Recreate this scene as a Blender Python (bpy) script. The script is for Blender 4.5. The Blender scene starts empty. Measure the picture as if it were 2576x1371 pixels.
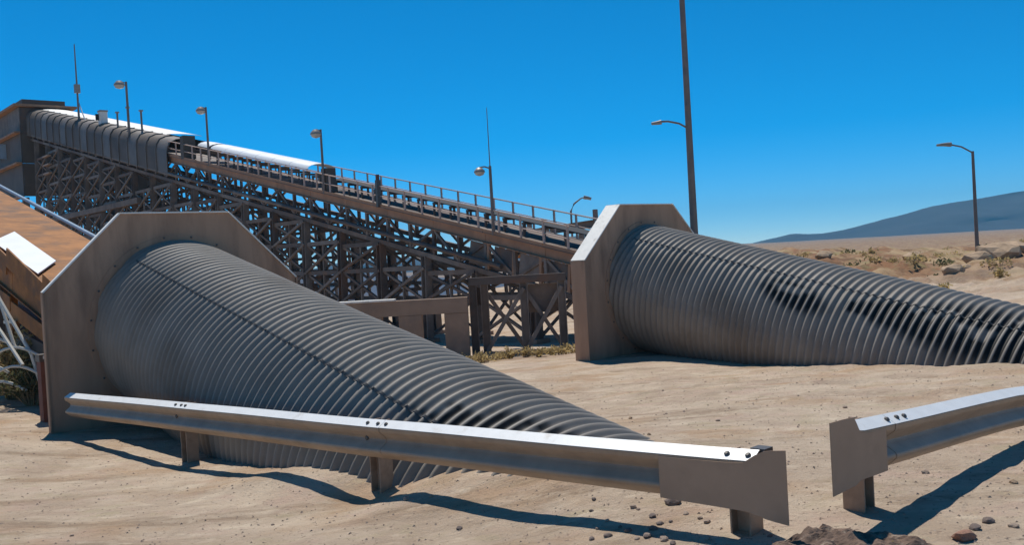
import bpy, bmesh, math, random
import numpy as np
from mathutils import Vector, Matrix
random.seed(7); rng = np.random.default_rng(7)
sc = bpy.context.scene
col = sc.collection
R = math.radians

# ------------------------------------------------------------------ camera
CAM = Vector((0, 0, 2.3))
pitch, roll, FPX = 0.0182, 0.0566, 2380.0
cam = bpy.data.cameras.new('camera'); co = bpy.data.objects.new('camera', cam); col.objects.link(co)
fw = Vector((0, math.cos(pitch), -math.sin(pitch))); rt = Vector((1, 0, 0)); up = rt.cross(fw)
r2 = rt * math.cos(roll) - up * math.sin(roll); u2 = up * math.cos(roll) + rt * math.sin(roll)
m = Matrix((r2, u2, -fw)).transposed().to_4x4(); m.translation = CAM
co.matrix_world = m
cam.sensor_width = 36; cam.lens = 36 * FPX / 2576; cam.clip_start = .1; cam.clip_end = 20000
sc.camera = co

# ------------------------------------------------------------------ sky, sun, exposure
SUN_H = Vector((-.33, .94, 0)).normalized(); SUN_EL = R(65)
w = bpy.data.worlds.new('World'); sc.world = w; w.use_nodes = True
nt = w.node_tree; bg = nt.nodes['Background']
sky = nt.nodes.new('ShaderNodeTexSky'); sky.sky_type = 'NISHITA'; sky.sun_disc = False
sky.sun_elevation = SUN_EL; sky.sun_rotation = math.atan2(SUN_H.x, SUN_H.y)
sky.altitude = 10000; sky.air_density = 2.0; sky.dust_density = 0.0; sky.ozone_density = 5.0
hs = nt.nodes.new('ShaderNodeHueSaturation'); hs.inputs['Saturation'].default_value = 1.36; hs.inputs['Hue'].default_value = .489
hs.inputs['Value'].default_value = 1.0
nt.links.new(sky.outputs[0], hs.inputs['Color']); nt.links.new(hs.outputs[0], bg.inputs['Color'])
bg.inputs['Strength'].default_value = 0.13
sl = bpy.data.lights.new('sun', 'SUN'); sl.energy = 4.4; sl.angle = R(.53); sl.color = (1, .95, .87)
so = bpy.data.objects.new('sun', sl); col.objects.link(so)
sd = SUN_H * math.cos(SUN_EL) + Vector((0, 0, math.sin(SUN_EL)))
so.rotation_euler = (-sd).to_track_quat('-Z', 'Y').to_euler(); so.location = (0, 0, 40)
vs = sc.view_settings; vs.view_transform = 'Standard'; vs.look = 'None'; vs.exposure = 0.0; vs.gamma = 1
sc.render.use_compositing = False
sc.cycles.volume_bounces = 0; sc.cycles.max_bounces = 6

# ------------------------------------------------------------------ materials
def mat(name, base, rough=.7, metal=0., var=.15, scale=6., bump=0., bscale=40., second=None, sec_scale=2., sec_lo=.5, sec_hi=.65, stretch=(1, 1, 1), spec=.4):
    m = bpy.data.materials.new(name); m.use_nodes = True
    t = m.node_tree; b = t.nodes['Principled BSDF']
    b.inputs['Roughness'].default_value = rough; b.inputs['Metallic'].default_value = metal
    b.inputs['Specular IOR Level'].default_value = spec
    tc = t.nodes.new('ShaderNodeTexCoord'); mp = t.nodes.new('ShaderNodeMapping'); mp.inputs['Scale'].default_value = stretch
    t.links.new(tc.outputs['Object'], mp.inputs['Vector'])
    def noise(s, d=6):
        n = t.nodes.new('ShaderNodeTexNoise'); n.inputs['Scale'].default_value = s; n.inputs['Detail'].default_value = d
        n.inputs['Roughness'].default_value = .6
        t.links.new(mp.outputs[0], n.inputs['Vector']); return n
    n1 = noise(scale)
    cr = t.nodes.new('ShaderNodeValToRGB')
    cr.color_ramp.elements[0].position = .3; cr.color_ramp.elements[1].position = .7
    cr.color_ramp.elements[0].color = (*[c * (1 - var) for c in base], 1)
    cr.color_ramp.elements[1].color = (*[min(1, c * (1 + var)) for c in base], 1)
    t.links.new(n1.outputs['Fac'], cr.inputs['Fac']); out = cr.outputs['Color']
    if second:
        n2 = noise(sec_scale, 8); mr = t.nodes.new('ShaderNodeMapRange')
        mr.inputs['From Min'].default_value = sec_lo; mr.inputs['From Max'].default_value = sec_hi
        t.links.new(n2.outputs['Fac'], mr.inputs['Value'])
        mx = t.nodes.new('ShaderNodeMixRGB'); mx.inputs['Color2'].default_value = (*second, 1)
        t.links.new(mr.outputs[0], mx.inputs['Fac']); t.links.new(out, mx.inputs['Color1']); out = mx.outputs[0]
    t.links.new(out, b.inputs['Base Color'])
    if bump:
        n3 = noise(bscale, 5); bp = t.nodes.new('ShaderNodeBump'); bp.inputs['Strength'].default_value = bump
        bp.inputs['Distance'].default_value = .02
        t.links.new(n3.outputs['Fac'], bp.inputs['Height']); t.links.new(bp.outputs[0], b.inputs['Normal'])
    m['out'] = 0
    return m
M = {}
M['headwall'] = mat('headwall_paint', (.44, .28, .185), .75, 0, .14, 2.2, .2, 25, (.29, .185, .125), 3.2, .47, .70, (1, 1, .22), .15)
M['flange'] = mat('flange_steel', (.80, .77, .70), .5, .1, .06, 8, .05, 60, (.42, .37, .3), 5, .58, .75)
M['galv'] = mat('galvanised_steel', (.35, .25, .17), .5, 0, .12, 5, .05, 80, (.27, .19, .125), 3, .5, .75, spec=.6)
M['post'] = mat('post_steel', (.40, .27, .18), .6, .1, .15, 8, .1, 50, (.27, .18, .12), 6, .5, .7)
M['bolt'] = mat('bolt_steel', (.12, .11, .10), .5, .5, .1, 20)
M['trestle'] = mat('trestle_steel', (.18, .135, .105), .7, .05, .25, 1.5, 0, 30, (.12, .09, .07), .9, .5, .7)
M['trestle_b'] = mat('trestle_steel_grey', (.20, .165, .14), .7, .05, .25, 1.5, 0, 30, (.13, .105, .09), .9, .5, .7)
M['trestle_c'] = mat('trestle_steel_dark', (.115, .09, .075), .7, .05, .25, 1.5, 0, 30, (.17, .10, .065), 1.1, .5, .62)
M['trestle_rust'] = mat('deck_girder_paint', (.36, .20, .115), .7, 0, .2, 1.2, 0, 30, (.25, .15, .095), .8, .5, .7)
M['handrail'] = mat('handrail_paint', (.55, .40, .32), .6, 0, .15, 2)
M['cladding'] = mat('dark_cladding', (.125, .095, .072), .65, .05, .15, .7, .1, 8, (.09, .07, .052), .5, .5, .7)
M['cover'] = mat('white_cover_sheet', (.82, .82, .80), .4, .1, .05, 2)
M['cladding_b'] = mat('grey_cladding', (.17, .145, .125), .6, .1, .15, .7, .1, 8, (.11, .09, .075), .5, .5, .7)
M['orange'] = mat('orange_paint', (.33, .135, .035), .8, 0, .35, 2.2, .3, 12, (.16, .085, .045), 1.2, .5, .68)
M['bluegrey'] = mat('blue_grey_tube', (.28, .36, .44), .5, .2, .1, 3)
M['pale_tube'] = mat('pale_tube', (.6, .57, .5), .5, .2, .1, 3)
M['belt'] = mat('rubber_belt', (.03, .03, .03), .8, 0, .2, 3)
M['pole'] = mat('pole_steel', (.22, .165, .135), .5, .2, .12, 3, .05, 20, (.13, .12, .12), 2, .5, .7)
M['lamp'] = mat('lamp_housing', (.30, .27, .24), .5, .3, .1, 6)
M['lens'] = mat('lamp_lens', (.45, .45, .42), .2, 0, .05, 6)
M['concrete'] = mat('concrete', (.30, .21, .15), .85, 0, .15, 1.5, .1, 20, (.2, .16, .13), .9, .5, .7)
M['mountain'] = mat('mountain_rock', (.035, .032, .032), .95, 0, .25, .006, 0, 1, (.025, .024, .026), .004, .45, .6)
M['roof_zinc'] = mat('roof_zinc', (.40, .41, .43), .5, .2, .1, 2)
M['haze_blue'] = mat('haze_blue_ridge', (.06, .075, .11), .95, 0, .2, .02, 0, 1, (.075, .07, .085), .01, .5, .6)  # blue of distance haze painted into the ridge's base colour
M['soil'] = mat('dark_soil', (.16, .105, .075), .95, 0, .45, 9, .8, 30, (.34, .26, .19), 14, .55, .68)
M['rock'] = mat('stone', (.33, .25, .19), .9, 0, .25, 8, .3, 40)
M['rock_dark'] = mat('dark_stone', (.17, .13, .11), .9, 0, .25, 8, .3, 40)
M['rock_red'] = mat('red_stone', (.30, .16, .11), .9, 0, .25, 8, .3, 40)
M['rock_pale'] = mat('pale_boulder', (.42, .30, .20), .95, 0, .3, 2, .8, 5, spec=.1)
M['twig'] = mat('dry_stem', (.30, .22, .12), .9, 0, .3, 8)
M['leaf'] = mat('dry_leaf', (.48, .36, .16), .9, 0, .35, 5)
M['leaf_green'] = mat('olive_leaf', (.13, .13, .06), .9, 0, .35, 5)
for k_ in ('leaf', 'leaf_green'):
    t = M[k_].node_tree; b = t.nodes['Principled BSDF']; tr = t.nodes.new('ShaderNodeBsdfTranslucent'); ms_ = t.nodes.new('ShaderNodeMixShader'); ms_.inputs[0].default_value = .5
    t.links.new(b.inputs['Base Color'].links[0].from_socket, tr.inputs['Color']); t.links.new(b.outputs[0], ms_.inputs[1]); t.links.new(tr.outputs[0], ms_.inputs[2])
    t.links.new(ms_.outputs[0], t.nodes['Material Output'].inputs['Surface'])
M['rust_panel'] = mat('rust_red_panel', (.17, .07, .05), .8, 0, .2, 4)
M['white_label'] = mat('white_plate', (.7, .68, .64), .5, 0, .05, 4)

# corrugated pipe: zinc grey, dull; per-vertex "shade" attribute = deep shade painted as black patches in the grooves
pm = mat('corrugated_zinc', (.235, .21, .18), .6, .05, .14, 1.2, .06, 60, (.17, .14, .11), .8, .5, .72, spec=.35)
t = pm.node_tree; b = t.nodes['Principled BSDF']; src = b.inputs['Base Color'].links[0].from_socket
at = t.nodes.new('ShaderNodeAttribute'); at.attribute_name = 'shade'
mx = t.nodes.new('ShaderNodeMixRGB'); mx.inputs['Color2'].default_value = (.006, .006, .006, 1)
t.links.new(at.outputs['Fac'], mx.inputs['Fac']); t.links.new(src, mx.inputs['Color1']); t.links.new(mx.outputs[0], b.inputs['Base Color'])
M['pipe'] = pm

# ground: sand with ochre and brown patches, stones and tracks as fine relief
gm = bpy.data.materials.new('desert_sand'); gm.use_nodes = True; t = gm.node_tree; b = t.nodes['Principled BSDF']
b.inputs['Roughness'].default_value = .95; b.inputs['Specular IOR Level'].default_value = .1
tc = t.nodes.new('ShaderNodeTexCoord')
def gnoise(s, d=6, st=(1, 1, 1), r=.6):
    mp = t.nodes.new('ShaderNodeMapping'); mp.inputs['Scale'].default_value = st; t.links.new(tc.outputs['Object'], mp.inputs['Vector'])
    n = t.nodes.new('ShaderNodeTexNoise'); n.inputs['Scale'].default_value = s; n.inputs['Detail'].default_value = d; n.inputs['Roughness'].default_value = r
    t.links.new(mp.outputs[0], n.inputs['Vector']); return n.outputs['Fac']
def gmix(c1, c2, fac, lo, hi, amt=1.):
    mr = t.nodes.new('ShaderNodeMapRange'); mr.inputs['From Min'].default_value = lo; mr.inputs['From Max'].default_value = hi; mr.inputs['To Max'].default_value = amt
    t.links.new(fac, mr.inputs['Value']); x = t.nodes.new('ShaderNodeMixRGB'); t.links.new(mr.outputs[0], x.inputs['Fac'])
    for i, c in ((1, c1), (2, c2)):
        if isinstance(c, tuple): x.inputs[i].default_value = (*c, 1)
        else: t.links.new(c, x.inputs[i])
    return x.outputs[0]
c = gmix((.56, .445, .33), (.44, .335, .245), gnoise(.9, 9, (1, 1, 1), .68), .40, .60)
c = gmix(c, (.50, .355, .275), gnoise(1.7, 8, (1, 1.3, 1), .65), .52, .64, .6)
c = gmix(c, (.42, .35, .22), gnoise(2.3, 8, (.8, 1.3, 1), .65), .55, .66, .55)
c = gmix(c, (.42, .27, .16), gnoise(.5, 9, (1, 1.6, 1)), .50, .64, .7)
c = gmix(c, (.25, .175, .115), gnoise(.8, 9, (.45, 2.0, 1), .7), .53, .65, .7)
c = gmix(c, (.66, .54, .40), gnoise(3., 8, (.8, 1.4, 1)), .56, .70, .7)
c = gmix(c, (.23, .17, .13), gnoise(22., 4, (1, 1, 1), .5), .62, .70, .8)
c = gmix(c, (.58, .45, .31), gnoise(31., 4, (1, 1, 1), .5), .66, .74, .6)
hg = t.nodes.new('ShaderNodeAttribute'); hg.attribute_name = 'scrub'
c2 = gmix((.25, .135, .075), (.38, .27, .16), gnoise(.5, 9, (1, .35, 1)), .42, .56)
c2 = gmix(c2, (.17, .10, .06), gnoise(1.3, 9, (1, .3, 2.)), .50, .60, .9)
c2 = gmix(c2, (.24, .20, .10), gnoise(.9, 8, (1, .3, 2)), .54, .64, .7)
x = t.nodes.new('ShaderNodeMixRGB'); t.links.new(hg.outputs['Fac'], x.inputs['Fac']); t.links.new(c, x.inputs[1]); t.links.new(c2, x.inputs[2])
t.links.new(x.outputs[0], b.inputs['Base Color'])
bp = t.nodes.new('ShaderNodeBump'); bp.inputs['Strength'].default_value = .9; bp.inputs['Distance'].default_value = .05
mm = t.nodes.new('ShaderNodeMath'); mm.operation = 'ADD'; t.links.new(gnoise(9., 10, (1, 1, 1), .7), mm.inputs[0])
m2 = t.nodes.new('ShaderNodeMath'); m2.operation = 'MULTIPLY'; m2.inputs[1].default_value = .45; t.links.new(gnoise(45., 6, (1, 1, 1), .65), m2.inputs[0]); t.links.new(m2.outputs[0], mm.inputs[1])
t.links.new(mm.outputs[0], bp.inputs['Height']); t.links.new(bp.outputs[0], b.inputs['Normal'])
M['ground'] = gm

# ------------------------------------------------------------------ helpers
MIX = random.Random(3); CNT = {}; FAR = {}
class MB:
    def __init__(s): s.v = []; s.f = []
    def add(s, vs, fs):
        n = len(s.v); s.v += [tuple(q) for q in vs]; s.f += [tuple(i + n for i in f) for f in fs]; return s
    def beam(s, a, b, w, h, upv=(0, 0, 1)):
        a = Vector(a); b = Vector(b); d = (b - a).normalized(); u = Vector(upv)
        if abs(d.dot(u)) > .98: u = Vector((.7575, .6529, 0)) if abs(d.z) > .5 else Vector((0, 0, 1))
        x = d.cross(u).normalized(); y = x.cross(d).normalized()
        vs = [p + x * (sx * w / 2) + y * (sy * h / 2) for p in (a, b) for sx, sy in ((-1, -1), (1, -1), (1, 1), (-1, 1))]
        return s.add(vs, [(0, 3, 2, 1), (4, 5, 6, 7), (0, 1, 5, 4), (1, 2, 6, 5), (2, 3, 7, 6), (3, 0, 4, 7)])
    def ibeam(s, a, b, w, h, tk, upv=(0, 0, 1)):
        a = Vector(a); b = Vector(b); d = (b - a).normalized(); u = Vector(upv)
        if abs(d.dot(u)) > .98: u = Vector((.7575, .6529, 0))
        x = d.cross(u).normalized(); y = x.cross(d).normalized()
        s.beam(a, b, tk, h - 2 * tk, y); s.beam(a + y * (h / 2 - tk / 2), b + y * (h / 2 - tk / 2), w, tk, y); s.beam(a - y * (h / 2 - tk / 2), b - y * (h / 2 - tk / 2), w, tk, y); return s
    def tube(s, pts, r, n=10, r1=None):
        pts = [Vector(q) for q in pts]; k = len(pts); vs = []; fs = []
        for i, q in enumerate(pts):
            d = (pts[min(i + 1, k - 1)] - pts[max(i - 1, 0)]).normalized()
            u = Vector((0, 0, 1)) if abs(d.z) < .95 else Vector((1, 0, 0))
            x = d.cross(u).normalized(); y = x.cross(d).normalized()
            rr = r if r1 is None else r + (r1 - r) * i / (k - 1)
            vs += [q + (x * math.cos(2 * math.pi * j / n) + y * math.sin(2 * math.pi * j / n)) * rr for j in range(n)]
        for i in range(k - 1):
            for j in range(n): fs.append((i * n + j, i * n + (j + 1) % n, (i + 1) * n + (j + 1) % n, (i + 1) * n + j))
        fs += [tuple(range(n))[::-1], tuple(range((k - 1) * n, k * n))]
        return s.add(vs, fs)
    def prism(s, poly, off):          # planar polygon (3D points) extruded by vector off
        poly = [Vector(q) for q in poly]; off = Vector(off); n = len(poly)
        return s.add(poly + [q + off for q in poly], [tuple(range(n))[::-1], tuple(range(n, 2 * n))] + [(i, (i + 1) % n, n + (i + 1) % n, n + i) for i in range(n)])
    def lathe(s, c, prof, axis=(0, 0, 1), n=16):
        c = Vector(c); d = Vector(axis).normalized(); u = Vector((1, 0, 0)) if abs(d.x) < .9 else Vector((0, 1, 0))
        x = d.cross(u).normalized(); y = d.cross(x).normalized(); vs = []; fs = []
        for r, h in prof: vs += [c + d * h + (x * math.cos(2 * math.pi * j / n) + y * math.sin(2 * math.pi * j / n)) * max(r, 1e-4) for j in range(n)]
        for i in range(len(prof) - 1):
            for j in range(n): fs.append((i * n + j, i * n + (j + 1) % n, (i + 1) * n + (j + 1) % n, (i + 1) * n + j))
        fs += [tuple(range(n))[::-1], tuple(range((len(prof) - 1) * n, len(prof) * n))]
        return s.add(vs, fs)
    def mesh(s, name, material, org=(0, 0, 0), smooth=False):
        me = bpy.data.meshes.new(name); o = Vector(org)
        me.from_pydata([(q[0] - o.x, q[1] - o.y, q[2] - o.z) for q in s.v], [], s.f)
        bmm = bmesh.new(); bmm.from_mesh(me); bmesh.ops.recalc_face_normals(bmm, faces=bmm.faces); bmm.to_mesh(me); bmm.free()
        me.materials.append(M[material] if isinstance(material, str) else material)
        if smooth:
            me.polygons.foreach_set('use_smooth', [True] * len(me.polygons)); me.set_sharp_from_angle(angle=R(40))
        return me
    def lim(s, name):                 # trestle member: the nearest 300 of a kind are parts, the rest one joined part
        CNT[name] = CNT.get(name, 0) + 1
        if CNT[name] < 300: s.part(name, 'trestle', troot)
        else: FAR.setdefault(name, MB()).add(s.v, s.f)
    def part(s, name, material, root, smooth=False, label=None):   # verts given in world space; root = Empty (or part of it)
        rt_ = root
        if material == 'trestle': material = MIX.choice(('trestle', 'trestle_b', 'trestle_c'))
        while rt_.parent: rt_ = rt_.parent
        o = bpy.data.objects.new(name, s.mesh(name, material, rt_.location, smooth)); col.objects.link(o); o.parent = root
        if label: o['label'] = label
        return o
def tag(o, label, cat, group=None, kind=None):
    if label: o['label'] = label
    if cat: o['category'] = cat
    if group: o['group'] = group
    if kind: o['kind'] = kind
    return o
def thing(name, label, cat, loc, group=None):
    o = bpy.data.objects.new(name, None); col.objects.link(o); o.location = loc; o.empty_display_size = .2
    return tag(o, label, cat, group)
def solo(name, mb, material, loc, label=None, cat=None, group=None, kind=None, smooth=False):
    o = bpy.data.objects.new(name, mb.mesh(name, material, loc, smooth)); col.objects.link(o); o.location = loc
    return tag(o, label, cat, group, kind)
def inst(me, name, root, wloc, rot=None):      # shared-mesh piece placed at a world point
    o = bpy.data.objects.new(name, me); col.objects.link(o); o.parent = root
    rt_ = root
    while rt_.parent: rt_ = rt_.parent
    o.location = Vector(wloc) - rt_.location
    if rot is not None: o.rotation_euler = rot
    return o
def copy_tree(o, parent=None):
    c = o.copy(); col.objects.link(c); c.parent = parent
    for ch in list(o.children): copy_tree(ch, c)
    return c

# value noise on arrays
_G = rng.random((256, 256))
def vnoise(x, y):
    x = np.asarray(x, float); y = np.asarray(y, float)
    xi = np.floor(x).astype(int); yi = np.floor(y).astype(int); fx = x - xi; fy = y - yi
    fx = fx * fx * (3 - 2 * fx); fy = fy * fy * (3 - 2 * fy)
    g = lambda a, b: _G[a % 256, b % 256]
    return (g(xi, yi) * (1 - fx) + g(xi + 1, yi) * fx) * (1 - fy) + (g(xi, yi + 1) * (1 - fx) + g(xi + 1, yi + 1) * fx) * fy - .5
def fbm(x, y, o=4):
    s = 0; a = 1.
    for k in range(o): s = s + a * vnoise(x * 2 ** k + 17.3 * k, y * 2 ** k + 9.1 * k); a *= .5
    return s

# ------------------------------------------------------------------ key directions
YAW, SLOPE = .7114, .2272
E_ = Vector((-math.sin(YAW), math.cos(YAW), 0))            # up the incline, in plan
N_ = Vector((-math.cos(YAW), -math.sin(YAW), 0))           # across it, towards the guardrail
AX = E_ * math.cos(SLOPE) + Vector((0, 0, math.sin(SLOPE)))
HL = Vector((-5.449, 15.528, -.0)); HR = Vector((3.122, 21.45, -.03))
HW_W, HW_T, HW_C, HW_H, PR, PC = 2.086, .893, 1.174, 3.3, 1.407, 1.427
Z = Vector((0, 0, 1))

# ------------------------------------------------------------------ ground
CP = np.array([(-4.03, 11.25, .02), (-1.32, 8.55, .17), (1.41, 5.86, .441), (2.23, 5.95, .47), (4.3, 8, .44), (5.5, 9.2, .40),
 (-4.36, 12.43, -.02), (-2.67, 10.17, .15), (-1.59, 9.09, .25), (-.77, 8.43, .37), (-.16, 8.02, .42), (.62, 7.91, .53), (1.19, 8.39, .56), (2.0, 9.0, .5),
 (-4.2, 10.9, .02), (-2.9, 9.4, .09), (-1.45, 8.2, .17), (-.4, 7.2, .27), (.45, 6.4, .36), (3, 11, .4), (0, 13, .08), (2, 16, .0), (-1, 17, -.05), (4.5, 17.9, -.05), (6.02, 15.94, .09), (6.93, 14.99, .15), (7.65, 14.33, .19), (9, 13, .28), (11, 11, .4),
 (-5.4, 15.5, .0), (-7, 14, .02), (-7.8, 13.2, .12), (3.1, 21.4, -.03), (1.3, 20, -.05), (-10, 18.9, 0), (-14, 16, .1), (0, 0, .45), (-5, 4, .2), (-4.3, 7.8, .12), (-8, 9, .15), (5, 3, .5), (8, 6, .5), (-15, 0, .2), (15, 0, .6),
 (2.3, 31, -1.0), (-4, 31, -1.0), (-1, 25, -.45), (-10, 30, -.9), (-20, 30, -.6), (-20, 60, -1), (0, 60, -1), (-40, 80, -1.2), (4, 45, -1), (-30, 45, -1),
 (9, 26, .1), (12, 20, .55), (15, 40, .7), (21, 55, 1.0), (30.6, 60, .75), (16.8, 62, 1.35), (20, 30, .85), (30, 35, .8), (40, 50, .7), (14, 75, 1.3), (9, 50, .6), (8, 64, 1.3), (60, 60, .8), (50, 10, .9), (-50, 10, .2), (0, -40, .4), (30, 100, .5), (-30, 110, -4), (-80, 60, -1)])
def _k(d): return np.sqrt(d * d + .3)
_D = np.hypot(CP[:, None, 0] - CP[None, :, 0], CP[:, None, 1] - CP[None, :, 1])
_W = np.linalg.solve(_k(_D) + np.eye(len(CP)) * -.01, CP[:, 2] - .2)
def gz0(x, y):
    x = np.asarray(x, float); y = np.asarray(y, float); out = np.full(x.shape, .2)
    for i in range(len(CP)): out += _W[i] * _k(np.hypot(x - CP[i, 0], y - CP[i, 1]))
    r = np.hypot(x, y); far = np.where(x < .12 * y + 4, -26., -3.)
    far = -26 + 23 / (1 + np.exp(-(x - .1 * y - 4) / 8.))
    k = np.clip((r - 72) / 60, 0, 1); k = k * k * (3 - 2 * k)
    return np.clip(out, -3, 3) * (1 - k) + far * k
def gz_arr(x, y):
    z = gz0(x, y); r = np.hypot(x, y)
    berm = np.clip((x - .12 * y - 5) / 4, 0, 1) * np.clip((y - 24) / 10, 0, 1)
    amp = .014 + .6 * berm
    z = z + amp * (fbm(x * .8, y * .8, 4) + .35 * np.abs(fbm(x * 2.6, y * 2.6, 4))) + .018 * fbm(x * 4.2, y * 4.2, 3) * np.clip(1.3 - r / 40, 0, 1)
    mid = np.exp(-(((x - 4.5) / 6.5) ** 2 + ((y - 13.5) / 4.2) ** 2)) * np.clip((x + y - 9.8) / 1.5, 0, 1)
    z = z + mid * (.075 * fbm(x * .9 + 3, y * 3.2, 4) + .03 * np.abs(fbm(x * 3., y * 7., 3)))
    # ruts running along between the two pipes
    dr = (x - 3.) * .6 + (y - 13.) * .8
    z = z + .02 * np.sin(dr * 5.) * np.exp(-((dr) / 3.) ** 2) * (np.abs(x - 2) < 9)
    # pale bank beside the left headwall
    z = z + .22 * np.exp(-(((x + 8.0) / 1.3) ** 2 + ((y - 12.6) / .7) ** 2))
    z = z + .05 * np.exp(-(((x + 2.55) / .7) ** 2 + ((y - 9.6) / .35) ** 2))
    return z
def gz(x, y): return float(gz_arr(np.array([x]), np.array([y]))[0])
def axis_coords(lo, hi, c, fine, n):
    t_ = np.linspace(-1, 1, n); k = 6.2
    s_ = np.sinh(k * t_) / np.sinh(k)
    return np.where(s_ < 0, c + s_ * (c - lo), c + s_ * (hi - c))
gx = np.unique(np.concatenate([np.linspace(-12, 14, 330), -12 - np.geomspace(.1, 3400, 110), 14 + np.geomspace(.1, 3400, 120)]))
gy = np.unique(np.concatenate([np.linspace(2, 26, 330), 2 - np.geomspace(.1, 350, 50), 26 + np.geomspace(.09, 3500, 240)]))
X, Y = np.meshgrid(gx, gy); Zg = gz_arr(X.ravel(), Y.ravel()).reshape(X.shape)
nx, ny = len(gx), len(gy)
V = np.stack([X.ravel(), Y.ravel(), Zg.ravel()], 1)
I = np.arange(nx * ny).reshape(ny, nx)
F = np.stack([I[:-1, :-1].ravel(), I[:-1, 1:].ravel(), I[1:, 1:].ravel(), I[1:, :-1].ravel()], 1)
me = bpy.data.meshes.new('ground')
me.vertices.add(len(V)); me.vertices.foreach_set('co', V.ravel())
me.loops.add(F.size); me.loops.foreach_set('vertex_index', F.ravel().astype(np.int32))
me.polygons.add(len(F)); me.polygons.foreach_set('loop_start', (np.arange(len(F)) * 4).astype(np.int32)); me.polygons.foreach_set('loop_total', np.full(len(F), 4, np.int32))
me.update(calc_edges=True)
me.polygons.foreach_set('use_smooth', [True] * len(F))
sa = me.attributes.new('scrub', 'FLOAT', 'POINT')
scr = np.clip((V[:, 1] - 26 + 6 * fbm(V[:, 0] * .3, V[:, 1] * .3)) / 12, 0, 1) * np.clip((V[:, 0] - .12 * V[:, 1] - 1) / 6, 0, 1)
scr = np.maximum(scr, np.clip((np.hypot(V[:, 0], V[:, 1]) - 90) / 60, 0, 1))
scr = np.maximum(scr, .75 * np.exp(-(((V[:, 0] - .8) / 3.2) ** 2 + ((V[:, 1] - 24.5) / 1.6) ** 2)))
sa.data.foreach_set('value', scr.astype(np.float32))
me.materials.append(M['ground'])
go = bpy.data.objects.new('ground', me); col.objects.link(go); go['kind'] = 'structure'; go['label'] = 'pale tan desert sand with brown patches and ruts'

# ------------------------------------------------------------------ mountains
def mountain(name, prof, dist, depth, label, seed, mt='mountain'):
    xs = np.linspace(prof[0][0], prof[-1][0], 220); px = [q[0] for q in prof]; pz = [q[1] for q in prof]
    top = np.interp(xs, px, pz) + 4. * fbm(xs * .012 + seed, xs * 0 + seed, 5) * np.clip(np.interp(xs, px, pz) / 25 + .2, 0, 1)
    rows = 46; mbv = []; mbf = []
    for j in range(rows):
        f_ = j / (rows - 1); yy = dist + depth * (f_ - .5)
        k = 1 - abs(f_ - .5) * 2
        rid = fbm(xs * .01 + seed, np.full_like(xs, yy * .01), 5)
        zz = -30 + (top + 30) * (k ** .9) * (1 + .22 * rid * (1 - k) * 2)
        mbv += [(xx, yy + 60 * float(vnoise(xx * .006, j * .3 + seed)), z_) for xx, z_ in zip(xs, zz)]
    n = len(xs)
    for j in range(rows - 1):
        for i in range(n - 1): mbf.append((j * n + i, j * n + i + 1, (j + 1) * n + i + 1, (j + 1) * n + i))
    mb = MB(); mb.v = mbv; mb.f = mbf
    o = solo(name, mb, mt, (0, dist, -30), label, None, None, 'structure', True)
    return o
mountain('mountain', [(560, -30), (640, -6), (667, 2.5), (742, 17), (825, 13), (880, 20), (995, 44), (1123, 69), (1229, 84), (1362, 98), (1600, 120), (2000, 130), (2600, 60), (3000, -30)], 2500, 900, 'long blue mountain slope rising behind the sandy berm', 3.)
mountain('mountain', [(-700, -30), (-500, 8), (-330, 16), (-120, 8), (60, 14), (122, 38), (165, 46), (250, 50), (439, 52), (520, 26), (614, 4), (700, -30)], 2700, 700, 'low blue hills beyond the trestle and the headwalls', 11.)
mountain('mountain', [(-1100, -30), (-900, -6), (-600, -3), (-400, -5), (-260, -3), (-150, -6), (-60, -16), (10, -28), (40, -30)], 900, 420, 'dark blue ridge low in the valley under the trestle', 23., 'haze_blue')

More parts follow.
